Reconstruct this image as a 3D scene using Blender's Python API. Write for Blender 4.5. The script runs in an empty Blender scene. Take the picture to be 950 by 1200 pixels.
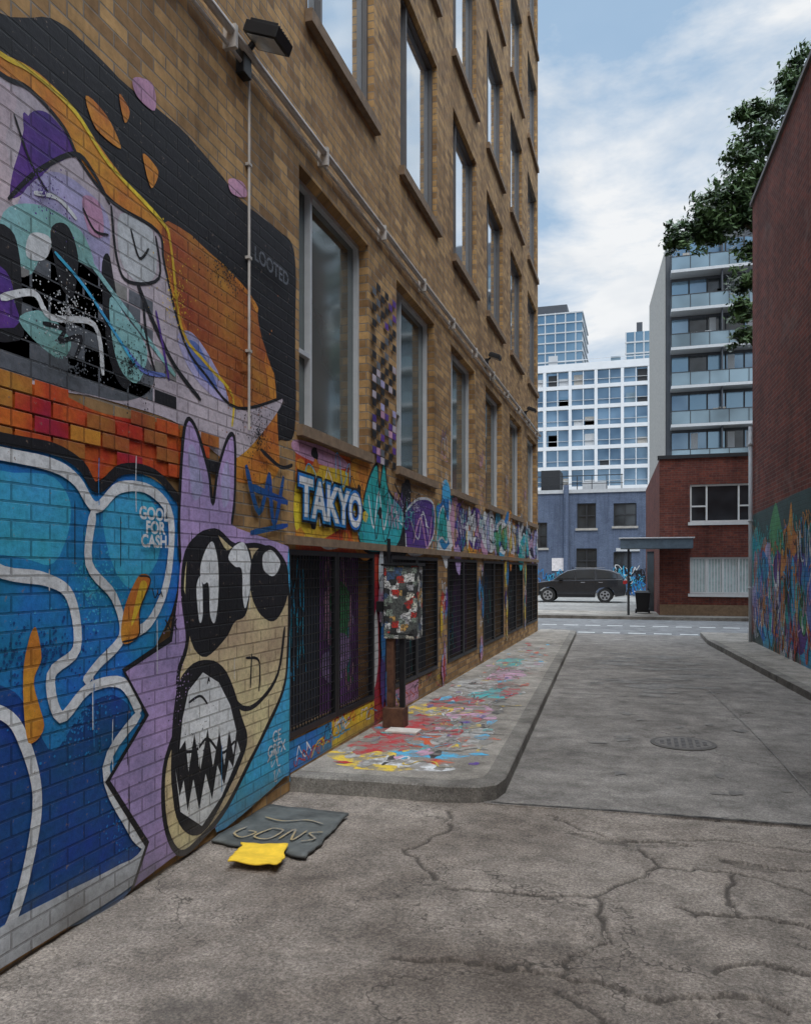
import bpy, bmesh, math, random
from mathutils import Vector, Matrix, noise
random.seed(7)
scn=bpy.context.scene
COL=scn.collection
# ------------------------------------------------------------------ helpers
def obj(name,data=None,parent=None):
    o=bpy.data.objects.new(name,data); COL.objects.link(o)
    if parent: o.parent=parent
    return o
def empty(name): 
    e=obj(name); e.empty_display_size=.2; return e
class MB:
    """mesh builder"""
    def __init__(s): s.v=[];s.f=[];s.m=[];s.mats=[]
    def mi(s,m):
        if m not in s.mats: s.mats.append(m)
        return s.mats.index(m)
    def poly(s,pts,m):
        n=len(s.v); s.v+= [tuple(p) for p in pts]; s.f.append(tuple(range(n,n+len(pts)))); s.m.append(s.mi(m))
    def box(s,a,b,m):
        x0,y0,z0=a;x1,y1,z1=b
        P=[(x0,y0,z0),(x1,y0,z0),(x1,y1,z0),(x0,y1,z0),(x0,y0,z1),(x1,y0,z1),(x1,y1,z1),(x0,y1,z1)]
        n=len(s.v); s.v+=P; i=s.mi(m)
        for q in [(0,3,2,1),(4,5,6,7),(0,1,5,4),(1,2,6,5),(2,3,7,6),(3,0,4,7)]:
            s.f.append(tuple(n+k for k in q)); s.m.append(i)
    def cyl(s,p,q,r,m,n=12,r2=None):
        p=Vector(p);q=Vector(q);d=(q-p).normalized()
        a=d.orthogonal().normalized();b=d.cross(a); r2=r if r2 is None else r2
        k=len(s.v);i=s.mi(m)
        for t in range(n):
            w=2*math.pi*t/n; c=a*math.cos(w)+b*math.sin(w); s.v.append(tuple(p+c*r)); s.v.append(tuple(q+c*r2))
        for t in range(n):
            u=(t+1)%n; s.f.append((k+2*t,k+2*u,k+2*u+1,k+2*t+1)); s.m.append(i)
        s.f.append(tuple(k+2*t for t in range(n))[::-1]); s.m.append(i)
        s.f.append(tuple(k+2*t+1 for t in range(n))); s.m.append(i)
    def make(s,name,parent=None,bevel=0,smooth=False):
        me=bpy.data.meshes.new(name); me.from_pydata(s.v,[],s.f)
        for m in s.mats: me.materials.append(m)
        me.polygons.foreach_set("material_index",s.m)
        if smooth: me.polygons.foreach_set("use_smooth",[True]*len(s.f))
        me.update(); o=obj(name,me,parent)
        if bevel:
            md=o.modifiers.new("b",'BEVEL'); md.width=bevel; md.segments=2; md.limit_method='ANGLE'
        return o
def newmat(name):
    m=bpy.data.materials.new(name); m.use_nodes=True
    nt=m.node_tree; return m,nt,nt.nodes["Principled BSDF"]
def N(nt,t,**k):
    n=nt.nodes.new(t)
    for a,b in k.items(): setattr(n,a,b)
    return n
def L(nt,a,b): nt.links.new(a,b)
def rgb(c): return (c[0],c[1],c[2],1)
def noise_n(nt,vec,scale,detail=4,rough=.5,dist=0):
    n=N(nt,"ShaderNodeTexNoise"); n.inputs["Scale"].default_value=scale; n.inputs["Detail"].default_value=min(detail,4)
    n.inputs["Roughness"].default_value=rough; n.inputs["Distortion"].default_value=dist
    if vec: L(nt,vec,n.inputs["Vector"])
    return n
def ramp(nt,fac,stops,interp='LINEAR'):
    r=N(nt,"ShaderNodeValToRGB"); r.color_ramp.interpolation=interp
    e=r.color_ramp.elements
    while len(e)<len(stops): e.new(.5)
    for x,(p,c) in zip(e,stops):
        x.position=p; x.color=rgb(c) if isinstance(c,(tuple,list)) else (c,c,c,1)
    L(nt,fac,r.inputs[0]); return r
def mix(nt,fac,a,b,mode='MIX'):
    m=N(nt,"ShaderNodeMix",data_type='RGBA',blend_type=mode)
    for s,x in ((m.inputs[0],fac),(m.inputs[6],a),(m.inputs[7],b)):
        if isinstance(x,(int,float)): s.default_value=x
        elif isinstance(x,(tuple,list)): s.default_value=rgb(x)
        else: L(nt,x,s)
    return m.outputs[2]
def math_n(nt,op,a,b=None):
    m=N(nt,"ShaderNodeMath",operation=op)
    for s,x in zip(m.inputs,(a,b)):
        if x is None: continue
        if isinstance(x,(int,float)): s.default_value=x
        else: L(nt,x,s)
    return m.outputs[0]
def bump(nt,b,h,strength=.5,dist=.01,prev=None):
    n=N(nt,"ShaderNodeBump"); n.inputs["Strength"].default_value=strength; n.inputs["Distance"].default_value=dist
    L(nt,h,n.inputs["Height"])
    L(nt,n.outputs[0],b.inputs["Normal"]); return n.outputs[0]
def pos(nt): return N(nt,"ShaderNodeNewGeometry").outputs["Position"]
def brickvec(nt):
    s=N(nt,"ShaderNodeSeparateXYZ"); L(nt,pos(nt),s.inputs[0])
    c=N(nt,"ShaderNodeCombineXYZ"); L(nt,math_n(nt,'ADD',s.outputs[0],s.outputs[1]),c.inputs[0]); L(nt,s.outputs[2],c.inputs[1])
    return c.outputs[0]
def bricktex(nt,vec,c1,c2,mo,bias=0):
    b=N(nt,"ShaderNodeTexBrick"); L(nt,vec,b.inputs["Vector"])
    for k,v in {"Scale":1,"Mortar Size":.006,"Mortar Smooth":.3,"Bias":bias,"Brick Width":.215,"Row Height":.075}.items(): b.inputs[k].default_value=v
    b.inputs["Color1"].default_value=rgb(c1);b.inputs["Color2"].default_value=rgb(c2);b.inputs["Mortar"].default_value=rgb(mo)
    return b
def brick_mat(name,c1,c2,mo,dark,stain=None,bias=0,streak=.5):
    m,nt,p=newmat(name); v=brickvec(nt); b=bricktex(nt,v,c1,c2,mo,bias)
    big=noise_n(nt,v,.9,4,.6); fine=noise_n(nt,v,12,4,.7)
    mp=N(nt,"ShaderNodeMapping"); mp.inputs["Scale"].default_value=(2.6,.22,1); L(nt,v,mp.inputs[0]); st=noise_n(nt,mp.outputs[0],1.5,4,.7)
    c=mix(nt,ramp(nt,big.outputs[0],[(.42,0),(.68,.6)]).outputs[0],b.outputs[0],dark,'MULTIPLY')
    c=mix(nt,.6,c,ramp(nt,fine.outputs[0],[(.25,.5),(.75,1.45)]).outputs[0],'MULTIPLY')
    c=mix(nt,streak,c,ramp(nt,st.outputs[0],[(.35,.45),(.52,1),(.75,1.2)]).outputs[0],'MULTIPLY')
    if stain:
        s=noise_n(nt,v,.55,6,.7,.5); c=mix(nt,ramp(nt,s.outputs[0],[(.58,0),(.74,.55)]).outputs[0],c,stain)
    L(nt,c,p.inputs["Base Color"]); p.inputs["Roughness"].default_value=.85; p.inputs["Specular IOR Level"].default_value=.25
    h=math_n(nt,'SUBTRACT',math_n(nt,'MULTIPLY',fine.outputs[0],.35),b.outputs["Fac"])
    bump(nt,p,h,.8,.009); return m
PAL=dict(k=(.014,.014,.018),w=(.76,.77,.78),W=(.60,.62,.64),b=(.02,.22,.55),B=(.012,.075,.27),c=(.06,.43,.70),p=(.47,.34,.62),
 P=(.10,.04,.26),o=(.66,.25,.035),O=(.42,.13,.03),r=(.60,.09,.02),R=(.45,.02,.03),y=(.80,.55,.04),n=(.70,.56,.33),g=(.13,.14,.16),
 t=(.03,.45,.46),T=(.27,.53,.52),m=(.62,.33,.48),L=(.56,.48,.53),M=(.62,.50,.55),V=(.46,.42,.66),u=(.14,.2,.55),G=(.08,.33,.12),e=(.25,.24,.23),
 q=(.12,.11,.10),Q=(.26,.245,.22),z=(.035,.033,.03),s=(.45,.44,.42),d=(.035,.085,.08),h=(.40,.30,.14))
_pm={}
def paint(k,ground=False):
    key=(k,ground)
    if key in _pm: return _pm[key]
    c=PAL[k]; m,nt,p=newmat("spray_paint_"+("ground_" if ground else "")+k+("_dk" if k.isupper() else ""))
    if ground:
        v=pos(nt); n1=noise_n(nt,v,7,6,.75); n2=noise_n(nt,v,60,4,.7)
        f=ramp(nt,n1.outputs[0],[(.42,.10),(.58,.92)]).outputs[0]
        cc=mix(nt,f,c,(.23,.21,.185)); cc=mix(nt,.6,cc,ramp(nt,n2.outputs[0],[(.3,.5),(.7,1.2)]).outputs[0],'MULTIPLY')
        L(nt,cc,p.inputs["Base Color"]); bump(nt,p,n2.outputs[0],.4,.004)
    else:
        v=brickvec(nt); b=bricktex(nt,v,(1,1,1),(.82,.82,.82),(.48,.47,.46))
        big=noise_n(nt,v,2.2,4,.6); fine=noise_n(nt,v,26,4,.75)
        hs=N(nt,"ShaderNodeHueSaturation"); hs.inputs["Color"].default_value=rgb(c); 
        L(nt,math_n(nt,'ADD',math_n(nt,'MULTIPLY',big.outputs[0],.12),.44),hs.inputs["Hue"])
        L(nt,ramp(nt,big.outputs[0],[(.25,.65),(.75,1.25)]).outputs[0],hs.inputs["Value"])
        cc=mix(nt,.85,hs.outputs[0],b.outputs[0],'MULTIPLY')
        cc=mix(nt,.55,cc,ramp(nt,fine.outputs[0],[(.3,.45),(.6,1.15)]).outputs[0],'MULTIPLY')
        cc=mix(nt,ramp(nt,fine.outputs[0],[(.63,0),(.68,.75)]).outputs[0],cc,(.22,.15,.11))
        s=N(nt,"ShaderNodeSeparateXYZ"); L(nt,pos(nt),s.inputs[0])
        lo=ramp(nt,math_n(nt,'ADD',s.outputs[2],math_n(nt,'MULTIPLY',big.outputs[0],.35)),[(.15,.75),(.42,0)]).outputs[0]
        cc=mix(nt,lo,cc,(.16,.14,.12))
        L(nt,cc,p.inputs["Base Color"])
        h=math_n(nt,'SUBTRACT',math_n(nt,'MULTIPLY',fine.outputs[0],.3),b.outputs["Fac"]); bump(nt,p,h,.8,.009)
    p.inputs["Roughness"].default_value=.6; p.inputs["Specular IOR Level"].default_value=.3
    _pm[key]=m; return m
def plain(name,c,rough=.6,metal=0,var=.25,scale=8,bmp=0):
    m,nt,p=newmat(name); v=pos(nt); n=noise_n(nt,v,scale,4,.65)
    cc=mix(nt,1,c,ramp(nt,n.outputs[0],[(.25,1-var),(.75,1+var)]).outputs[0],'MULTIPLY')
    L(nt,cc,p.inputs["Base Color"]); p.inputs["Roughness"].default_value=rough; p.inputs["Metallic"].default_value=metal
    if bmp: bump(nt,p,n.outputs[0],bmp,.01)
    return m
def glass(name,c,metal=.5,rough=.06,spec=.8,scale=.5,c2=None):
    m,nt,p=newmat(name); v=pos(nt); n=noise_n(nt,v,scale,2)
    c2=c2 or tuple(x*.45 for x in c)
    L(nt,ramp(nt,n.outputs[0],[(.35,c2),(.65,c)]).outputs[0],p.inputs["Base Color"])
    p.inputs["Metallic"].default_value=metal; p.inputs["Roughness"].default_value=rough; p.inputs["Specular IOR Level"].default_value=spec
    n2=noise_n(nt,v,1.3,1); bump(nt,p,n2.outputs[0],.05,.05)
    return m
# ------------------------------------------------------------------ spray drawing on planes
def catmull(pts,closed,sub=5):
    n=len(pts); out=[]
    rng=range(n) if closed else range(n-1)
    for i in rng:
        if closed: a,b,c,d=pts[i-1],pts[i],pts[(i+1)%n],pts[(i+2)%n]
        else: a,b,c,d=pts[max(i-1,0)],pts[i],pts[i+1],pts[min(i+2,n-1)]
        for k in range(sub):
            t=k/sub
            out.append(tuple(.5*((2*b[j])+(-a[j]+c[j])*t+(2*a[j]-5*b[j]+4*c[j]-d[j])*t*t+(-a[j]+3*b[j]-3*c[j]+d[j])*t**3) for j in (0,1)))
    if not closed: out.append(tuple(pts[-1]))
    return out
class Art:
    def __init__(s,plane,step=.00008,ground=False,k0=.0015): s.mb=MB(); s.plane=plane; s.k=k0; s.step=step; s.g=ground; s.used=set()
    def fill(s,c,pts,smooth=True):
        if smooth: pts=catmull(pts,True)
        s.k+=s.step
        pts=[(p[0]+.006*noise.noise((p[0]*9,p[1]*9,3)),p[1]+.006*noise.noise((p[0]*9,p[1]*9,7))) for p in pts]
        s.mb.poly([s.plane(p[0],p[1],s.k) for p in pts],paint(c,s.g))
    def brick(s,c,y,row,w=.205):
        key=(round(y,3),row)
        if key in s.used: return
        s.used.add(key); s.mb.poly([s.plane(a,b,s.k) for a,b in [(y+.004,row*.075+.003),(y+w,row*.075+.003),(y+w,row*.075+.071),(y+.004,row*.075+.071)]],paint(c,s.g))
    def stroke(s,c,w,pts,smooth=True,closed=False):
        if closed: pts=catmull(pts,True) if smooth else list(pts); pts.append(pts[0]); 
        elif smooth: pts=catmull(pts,False)
        s.k+=s.step; n=len(pts); Ls=[];Rs=[]
        for i,p in enumerate(pts):
            a=Vector(pts[max(i-1,0)]);b=Vector(pts[min(i+1,n-1)])
            if closed and i in(0,n-1): a=Vector(pts[-2]);b=Vector(pts[1])
            d=(b-a); d=d.normalized() if d.length>1e-6 else Vector((1,0)); nn=Vector((-d.y,d.x))
            ww=w/2*(1+.18*noise.noise((p[0]*5+s.k*9000,p[1]*5,0)))
            if not closed and i in(0,n-1): ww*=.6
            k=s.k+s.step*.8*i/n
            Ls.append(s.plane(p[0]+nn.x*ww,p[1]+nn.y*ww,k)); Rs.append(s.plane(p[0]-nn.x*ww,p[1]-nn.y*ww,k))
        m=paint(c,s.g)
        for i in range(n-1): s.mb.poly([Ls[i],Rs[i],Rs[i+1],Ls[i+1]],m)
    def blob(s,c,x,y,rx,ry,n=9,j=.35,smooth=True):
        s.fill(c,[(x+rx*math.cos(t)*(1+random.uniform(-j,j)),y+ry*math.sin(t)*(1+random.uniform(-j,j))) for t in [2*math.pi*i/n for i in range(n)]],smooth)
    def tag(s,c,x,y,w,h,lw=.018):
        n=random.randint(6,11); pts=[(x-w/2+w*i/(n-1)+random.uniform(-.15,.15)*w,y+random.uniform(-.5,.5)*h) for i in range(n)]
        s.stroke(c,lw,pts)
    def mist(s,c,x,y,rx,ry,n,r):
        """over-spray: a scatter of small flecks"""
        s.k+=s.step
        for _ in range(n):
            a=random.uniform(0,6.28); q=abs(random.gauss(0,.45)); px=x+rx*q*math.cos(a); py=y+ry*q*math.sin(a); rr=r*random.uniform(.4,1.2)
            s.k+=s.step*.05
            s.mb.poly([s.plane(px+rr*math.cos(t),py+rr*math.sin(t),s.k) for t in (0,1.05,2.1,3.14,4.2,5.25)],paint(c,s.g))
    def drip(s,c,x,y,l,w=.008): s.stroke(c,w,[(x,y),(x+random.uniform(-.004,.004),y-l*.5),(x,y-l)])
    def piece(s,x0,x1,y0,y1,pal,letters=5,back='k'):
        cx=(x0+x1)/2;cy=(y0+y1)/2
        for _ in range(3): s.blob(random.choice(pal),random.uniform(x0,x1),random.uniform(y0,y1),(x1-x0)*.3,(y1-y0)*.42,11)
        s.blob(back,cx,cy,(x1-x0)*.5,(y1-y0)*.48,14,.15)
        w=(x1-x0)/letters
        for i in range(letters):
            lx=x0+w*(i+.5); c=random.choice(pal); h=(y1-y0)*.46; n=random.choice([7,9,11])
            pts=[]; ph=random.uniform(0,1)
            for t in range(n):
                a=2*math.pi*t/n+ph; rr=random.uniform(.35,1.2)
                pts.append((lx+w*.7*rr*math.cos(a),cy+h*rr*math.sin(a)))
            s.fill(c,pts); s.stroke(random.choice('kwkP'),.03,pts,closed=True)
            s.stroke(random.choice('wkc'),.022,[(lx-w*.2,cy+h*.5),(lx+w*.1,cy),(lx-w*.1,cy-h*.5)])
            s.blob(random.choice(pal),lx+w*.1,cy+h*random.uniform(-.5,.5),w*.18,h*.16,7)
    def load(s,txt):
        for ln in txt.strip().splitlines():
            h,p=ln.split("|"); h=h.split(); q=[float(x)/100 for x in p.split()]
            pts=list(zip(q[0::2],q[1::2]))
            if h[0]=='F': s.fill(h[1],pts)
            elif h[0]=='f': s.fill(h[1],pts,False)
            elif h[0]=='S': s.stroke(h[1],float(h[2]),pts)
            elif h[0]=='s': s.stroke(h[1],float(h[2]),pts,False)
            elif h[0]=='C': s.stroke(h[1],float(h[2]),pts,closed=True)
def wtext(body,x,y,z,size,mat,parent,rot=0,offset=0,plane='L'):
    c=bpy.data.curves.new("lettering",'FONT'); c.body=body; c.size=size; c.align_x='CENTER'; c.offset=offset; c.space_line=.8
    c.materials.append(mat); o=obj("lettering_"+body.split()[0].lower(),c,parent); o.location=(x,y,z)
    if plane=='L': o.rotation_euler=(Matrix.Rotation(math.pi/2,3,'Z')@Matrix.Rotation(math.pi/2,3,'X')@Matrix.Rotation(rot,3,'Z')).to_euler()
    else: o.rotation_euler=(0,0,rot)
    return o
# ------------------------------------------------------------------ materials
M_tan=brick_mat("tan_brick",(.50,.30,.125),(.21,.115,.052),(.24,.195,.15),(.55,.50,.46),bias=-.1)
M_red=brick_mat("dark_red_brick",(.25,.062,.040),(.13,.034,.026),(.22,.17,.15),(.55,.5,.5),stain=(.30,.22,.19))
M_red2=brick_mat("red_brick",(.19,.055,.038),(.11,.036,.03),(.13,.09,.08),(.6,.55,.5))
M_blue=brick_mat("blue_painted_brick",(.13,.165,.24),(.11,.14,.21),(.09,.11,.16),(.7,.7,.75))
M_blk=plain("black_metal",(.014,.014,.016),.45,.3)
M_frame=plain("window_frame_grey",(.50,.51,.52),.5,.1,.1)
M_dframe=plain("dark_frame",(.03,.032,.036),.5,.2,.1)
M_bframe=plain("bronze_frame",(.11,.10,.095),.5,.2,.1)
M_sill=plain("brick_sill",(.19,.125,.075),.85,0,.35,12,.4)
M_pipe=plain("galvanised_pipe",(.46,.42,.38),.5,.25,.3,5)
M_conc=plain("concrete",(.36,.34,.31),.9,0,.25,5,.3)
M_white=plain("white_cladding",(.72,.73,.74),.7,0,.05,1)
M_dark=plain("dark_cladding",(.055,.06,.07),.6,0,.15,1)
M_roof=plain("roof_membrane",(.1,.1,.1),.9)
G_low=glass("glass_ground_floor",(.17,.20,.19),.45,.07,.9,.7,(.08,.095,.095))
G_up=glass("glass_upper",(.86,.92,.97),.9,.05,1,.35,(.62,.70,.76))
G_far=glass("glass_far",(.25,.37,.48),.6,.1,1,.25,(.10,.17,.25))
G_tow=glass("glass_tower",(.25,.38,.48),.6,.12,1,.08,(.15,.26,.36))
G_rail=glass("glass_railing",(.26,.36,.42),.4,.15,.8,.3)
G_red=glass("glass_dark",(.06,.07,.08),.35,.08,.8,1)
def ground_mat(name,lo,hi,crack=.9,scale=1.2,tint=None,speck=.5,cw=.010,wear_shade=False):
    m,nt,p=newmat(name); v=pos(nt)
    big=noise_n(nt,v,.55,4,.65,.4); mid=noise_n(nt,v,3.5,4,.75); sp=noise_n(nt,v,70,3,.85)
    c=ramp(nt,big.outputs[0],[(.34,lo),(.64,hi)]).outputs[0]
    c=mix(nt,.85,c,ramp(nt,mid.outputs[0],[(.3,.5),(.7,1.35)]).outputs[0],'MULTIPLY')
    c=mix(nt,speck,c,ramp(nt,sp.outputs[0],[(.32,.25),(.5,.95),(.68,1.9)]).outputs[0],'MULTIPLY')
    wv=noise_n(nt,v,2.2,4,.7)
    wa=N(nt,"ShaderNodeVectorMath",operation='MULTIPLY_ADD'); L(nt,wv.outputs["Color"],wa.inputs[0]); wa.inputs[1].default_value=(.7,.7,.0); L(nt,v,wa.inputs[2])
    vo=N(nt,"ShaderNodeTexVoronoi",feature='DISTANCE_TO_EDGE',voronoi_dimensions='2D'); vo.inputs["Scale"].default_value=scale; L(nt,wa.outputs[0],vo.inputs["Vector"])
    vo2=N(nt,"ShaderNodeTexVoronoi",feature='DISTANCE_TO_EDGE',voronoi_dimensions='2D'); vo2.inputs["Scale"].default_value=scale*3.6; L(nt,wa.outputs[0],vo2.inputs["Vector"])
    ms=noise_n(nt,v,.85,3,.5,.6).outputs[0]
    msk=ramp(nt,ms,[(.42,0),(.55,1)]).outputs[0]; msk2=ramp(nt,ms,[(.54,0),(.62,1)]).outputs[0]
    c1=math_n(nt,'MULTIPLY',ramp(nt,vo.outputs[0],[(0,1),(cw,0)]).outputs[0],msk)
    c2=math_n(nt,'MULTIPLY',ramp(nt,vo2.outputs[0],[(0,1),(cw*1.8,0)]).outputs[0],msk2)
    ck=math_n(nt,'MULTIPLY',math_n(nt,'MAXIMUM',c1,c2),crack)
    c=mix(nt,ck,c,(.03,.026,.022))
    # oil / damp stains
    stn=noise_n(nt,v,1.3,4,.6,1.0).outputs[0]; c=mix(nt,ramp(nt,stn,[(.58,0),(.70,.5)]).outputs[0],c,(.07,.062,.055))
    if wear_shade:
        at=N(nt,"ShaderNodeAttribute",attribute_name="wear_shade"); c=mix(nt,math_n(nt,'MULTIPLY',at.outputs["Fac"],.85),c,(.035,.03,.026))  # painted hole shade, plus crack and margin tone, darkens the asphalt
    L(nt,c,p.inputs["Base Color"]); p.inputs["Roughness"].default_value=.9; p.inputs["Specular IOR Level"].default_value=.25
    bump(nt,p,math_n(nt,'ADD',math_n(nt,'MULTIPLY',sp.outputs[0],.7),math_n(nt,'MULTIPLY',mid.outputs[0],.8)),.8,.012); return m
M_rough=ground_mat("cracked_asphalt",(.150,.122,.10),(.32,.275,.235),.8,1.1,speck=.7,wear_shade=True)
M_lane=ground_mat("lane_asphalt",(.165,.148,.132),(.255,.232,.208),.6,.5,speck=.5,cw=.007)
M_street=ground_mat("street_asphalt",(.15,.15,.15),(.20,.20,.20),.4,.4,speck=.2)
M_lot=ground_mat("lot_paving",(.19,.18,.165),(.27,.26,.24),.4,.4,speck=.2)
M_walk=ground_mat("sidewalk_concrete",(.22,.195,.165),(.34,.31,.27),.5,.7,speck=.4)
M_kerb=ground_mat("kerb_concrete",(.14,.125,.11),(.26,.24,.21),.6,2,speck=.5)
# ------------------------------------------------------------------ wall with openings
def wall_grid(mb,P,a0,a1,z0,z1,rects,mat,inward,depth=.14,rev=None):
    A=sorted({a0,a1,*[r[0] for r in rects],*[r[1] for r in rects]}); Z=sorted({z0,z1,*[r[2] for r in rects],*[r[3] for r in rects]})
    A=[a for a in A if a0<=a<=a1];Z=[z for z in Z if z0<=z<=z1]
    for i in range(len(A)-1):
        for j in range(len(Z)-1):
            ca=(A[i]+A[i+1])/2;cz=(Z[j]+Z[j+1])/2
            if any(r[0]<ca<r[1] and r[2]<cz<r[3] for r in rects): continue
            mb.poly([P(A[i],Z[j],0),P(A[i+1],Z[j],0),P(A[i+1],Z[j+1],0),P(A[i],Z[j+1],0)],mat)
    for r in rects:
        x0,x1,y0,y1=r; d=-depth
        for q in [((x0,y0),(x1,y0)),((x1,y0),(x1,y1)),((x1,y1),(x0,y1)),((x0,y1),(x0,y0))]:
            (s,t),(u,w)=q; mb.poly([P(s,t,0),P(u,w,0),P(u,w,d),P(s,t,d)],rev or mat)
def pbox(mb,P,a0,a1,z0,z1,o0,o1,m):
    c=[P(a,z,o) for o in (o0,o1) for z in (z0,z1) for a in (a0,a1)]
    n=len(mb.v); mb.v+=[tuple(x) for x in c]; i=mb.mi(m)
    for q in [(0,1,3,2),(4,6,7,5),(0,4,5,1),(2,3,7,6),(0,2,6,4),(1,5,7,3)]:
        mb.f.append(tuple(n+k for k in q)); mb.m.append(i)
def window(mb,P,a0,a1,z0,z1,gm,fm,d=.13,fw=.05,vm=(),hm=(),lowbar=None):
    mb.poly([P(a0,z0,-d),P(a1,z0,-d),P(a1,z1,-d),P(a0,z1,-d)],gm)
    o0,o1=-d+.002,-d+.05
    pbox(mb,P,a0,a1,z0,z0+fw,o0,o1,fm); pbox(mb,P,a0,a1,z1-fw,z1,o0,o1,fm)
    pbox(mb,P,a0,a0+fw,z0+fw,z1-fw,o0,o1,fm); pbox(mb,P,a1-fw,a1,z0+fw,z1-fw,o0,o1,fm)
    for v in vm: pbox(mb,P,a0+v-fw/2,a0+v+fw/2,z0+fw,z1-fw,o0,o1+.004,fm)
    for h in hm: pbox(mb,P,a0+fw,a1-fw,z0+h-fw/2,z0+h+fw/2,o0,o1-.004,fm)
    if lowbar: pbox(mb,P,a0+fw,a0+lowbar[0]-fw/2,z0+lowbar[1]-fw/2,z0+lowbar[1]+fw/2,o0,o1-.002,fm)
# ================================================================== LEFT BRICK BUILDING
PL=lambda y,z,o: (o,y,z)
bb=empty("brick_building")
wins=[];upper=[];gr=[]
for i in range(6): wins.append((5.36+2.42*i,6.90+2.42*i,2.68,4.62))
for fl,(z0,z1) in enumerate([(5.85,7.85),(8.6,10.5),(11.3,13.2),(14.0,15.9),(16.7,18.6)]):
    for i in range(-4,6): upper.append((5.52+2.40*i,7.06+2.40*i,z0,z1))
for i in range(6): gr.append((5.15+2.42*i,7.05+2.42*i,.38,1.75))
mb=MB(); wall_grid(mb,PL,-6,19.3,-.05,20.6,wins+upper+gr,M_tan,-1,.16)
mb.poly([(0,19.3,-.05),(-16,19.3,-.05),(-16,19.3,20.6),(0,19.3,20.6)],M_tan)
mb.poly([(0,-6,-.05),(-16,-6,-.05),(-16,-6,20.6),(0,-6,20.6)],M_tan)
mb.poly([(-16,-6,-.05),(-16,19.3,-.05),(-16,19.3,20.6),(-16,-6,20.6)],M_tan)
mb.poly([(0,-6,20.6),(0,19.3,20.6),(-16,19.3,20.6),(-16,-6,20.6)],M_roof)
mb.make("walls",bb)
mb=MB()
for k,(a,b,c,d) in enumerate(wins):
    window(mb,PL,a,b,c,d,G_low,M_frame,.14,.035,vm=(.42,),lowbar=(.42,.62))
    pbox(mb,PL,a-.04,b+.04,c-.085,c-.002,-.02,.05,M_sill)
for (a,b,c,d) in upper:
    window(mb,PL,a,b,c,d,G_up,M_bframe,.11,.035,vm=(.40,))
    pbox(mb,PL,a-.05,b+.05,c-.10,c-.002,-.02,.06,M_sill)
mb.make("windows",bb)
mb=MB(); 
pbox(mb,PL,5.1,19.28,1.785,1.85,.001,.03,M_sill)
pbox(mb,PL,-6,19.34,19.6,19.85,.001,.12,M_conc)
mb.make("ledges",bb)
M_back=plain("recess_panel",(.05,.06,.08),.8,0,.5,3)
M_backP=plain("recess_panel_purple",(.20,.08,.26),.8,0,.8,3)
mb=MB()
for k,(a,b,c,d) in enumerate(gr):
    mid=(a+b)/2
    for (s,t,bm) in ((a,mid,M_back),(mid,b,M_backP if k in(0,2) else M_back)):
        mb.poly([PL(s,c,-.15),PL(t,c,-.15),PL(t,d,-.15),PL(s,d,-.15)],bm)
        pbox(mb,PL,s+.005,t-.005,c,c+.04,-.03,.012,M_blk); pbox(mb,PL,s+.005,t-.005,d-.04,d,-.03,.012,M_blk)
        pbox(mb,PL,s+.005,s+.045,c+.04,d-.04,-.03,.012,M_blk); pbox(mb,PL,t-.045,t-.005,c+.04,d-.04,-.03,.012,M_blk)
        st=.055 if k<3 else .08
        y=s+.06
        while y<t-.05:
            pbox(mb,PL,y,y+.007,c+.04,d-.04,-.014,-.006,M_blk); y+=st
        z=c+.08
        while z<d-.05:
            pbox(mb,PL,s+.04,t-.04,z,z+.006,-.006,.0,M_blk); z+=st*1.3
mb.make("window_grilles",bb)
mb=MB()
mb.cyl((.06,-6,4.87),(.06,19.3,4.87),.026,M_pipe); mb.cyl((.035,-6,4.79),(.035,19.3,4.79),.012,M_pipe,8)
mb.cyl((.02,4.55,2.5),(.02,4.55,4.85),.009,M_pipe,8)
for i in range(16): 
    y=-3+i*1.45; pbox(mb,PL,y,y+.03,4.77,4.91,.002,.089,M_pipe)
for z in (3.0,3.6,4.2): pbox(mb,PL,4.53,4.57,z,z+.018,.002,.032,M_pipe)
mb.make("conduit",bb,smooth=False)
def flood(y,z,s,name):
    e=empty(name); mb=MB()
    mb.box((.0,y-.05*s,z-.14*s),(.06*s,y+.05*s,z+.04*s),M_blk)
    mb.cyl((.04*s,y,z),(.10*s,y,z+.06*s),.02*s,M_blk)
    mb.make("bracket",e,.004)
    m2=MB(); m2.box((-.12*s,-.10*s,-.035*s),(.12*s,.10*s,.035*s),M_blk); 
    for i in range(7): m2.box((-.10*s,-.09*s+i*.027*s,.035*s),(.10*s,-.082*s+i*.027*s,.055*s),M_blk)
    m2.box((-.10*s,-.08*s,-.041*s),(.10*s,.08*s,-.036*s),plain("lamp_lens",(.35,.36,.36),.2))
    h=m2.make("lamp_head",e,.006); h.location=(.20*s,y,z+.07*s); h.rotation_euler=(0,math.radians(22),0)
flood(4.46,4.86,1,"floodlight"); flood(12.6,5.0,.8,"floodlight")
flood(17.0,5.0,.8,"floodlight")
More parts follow.
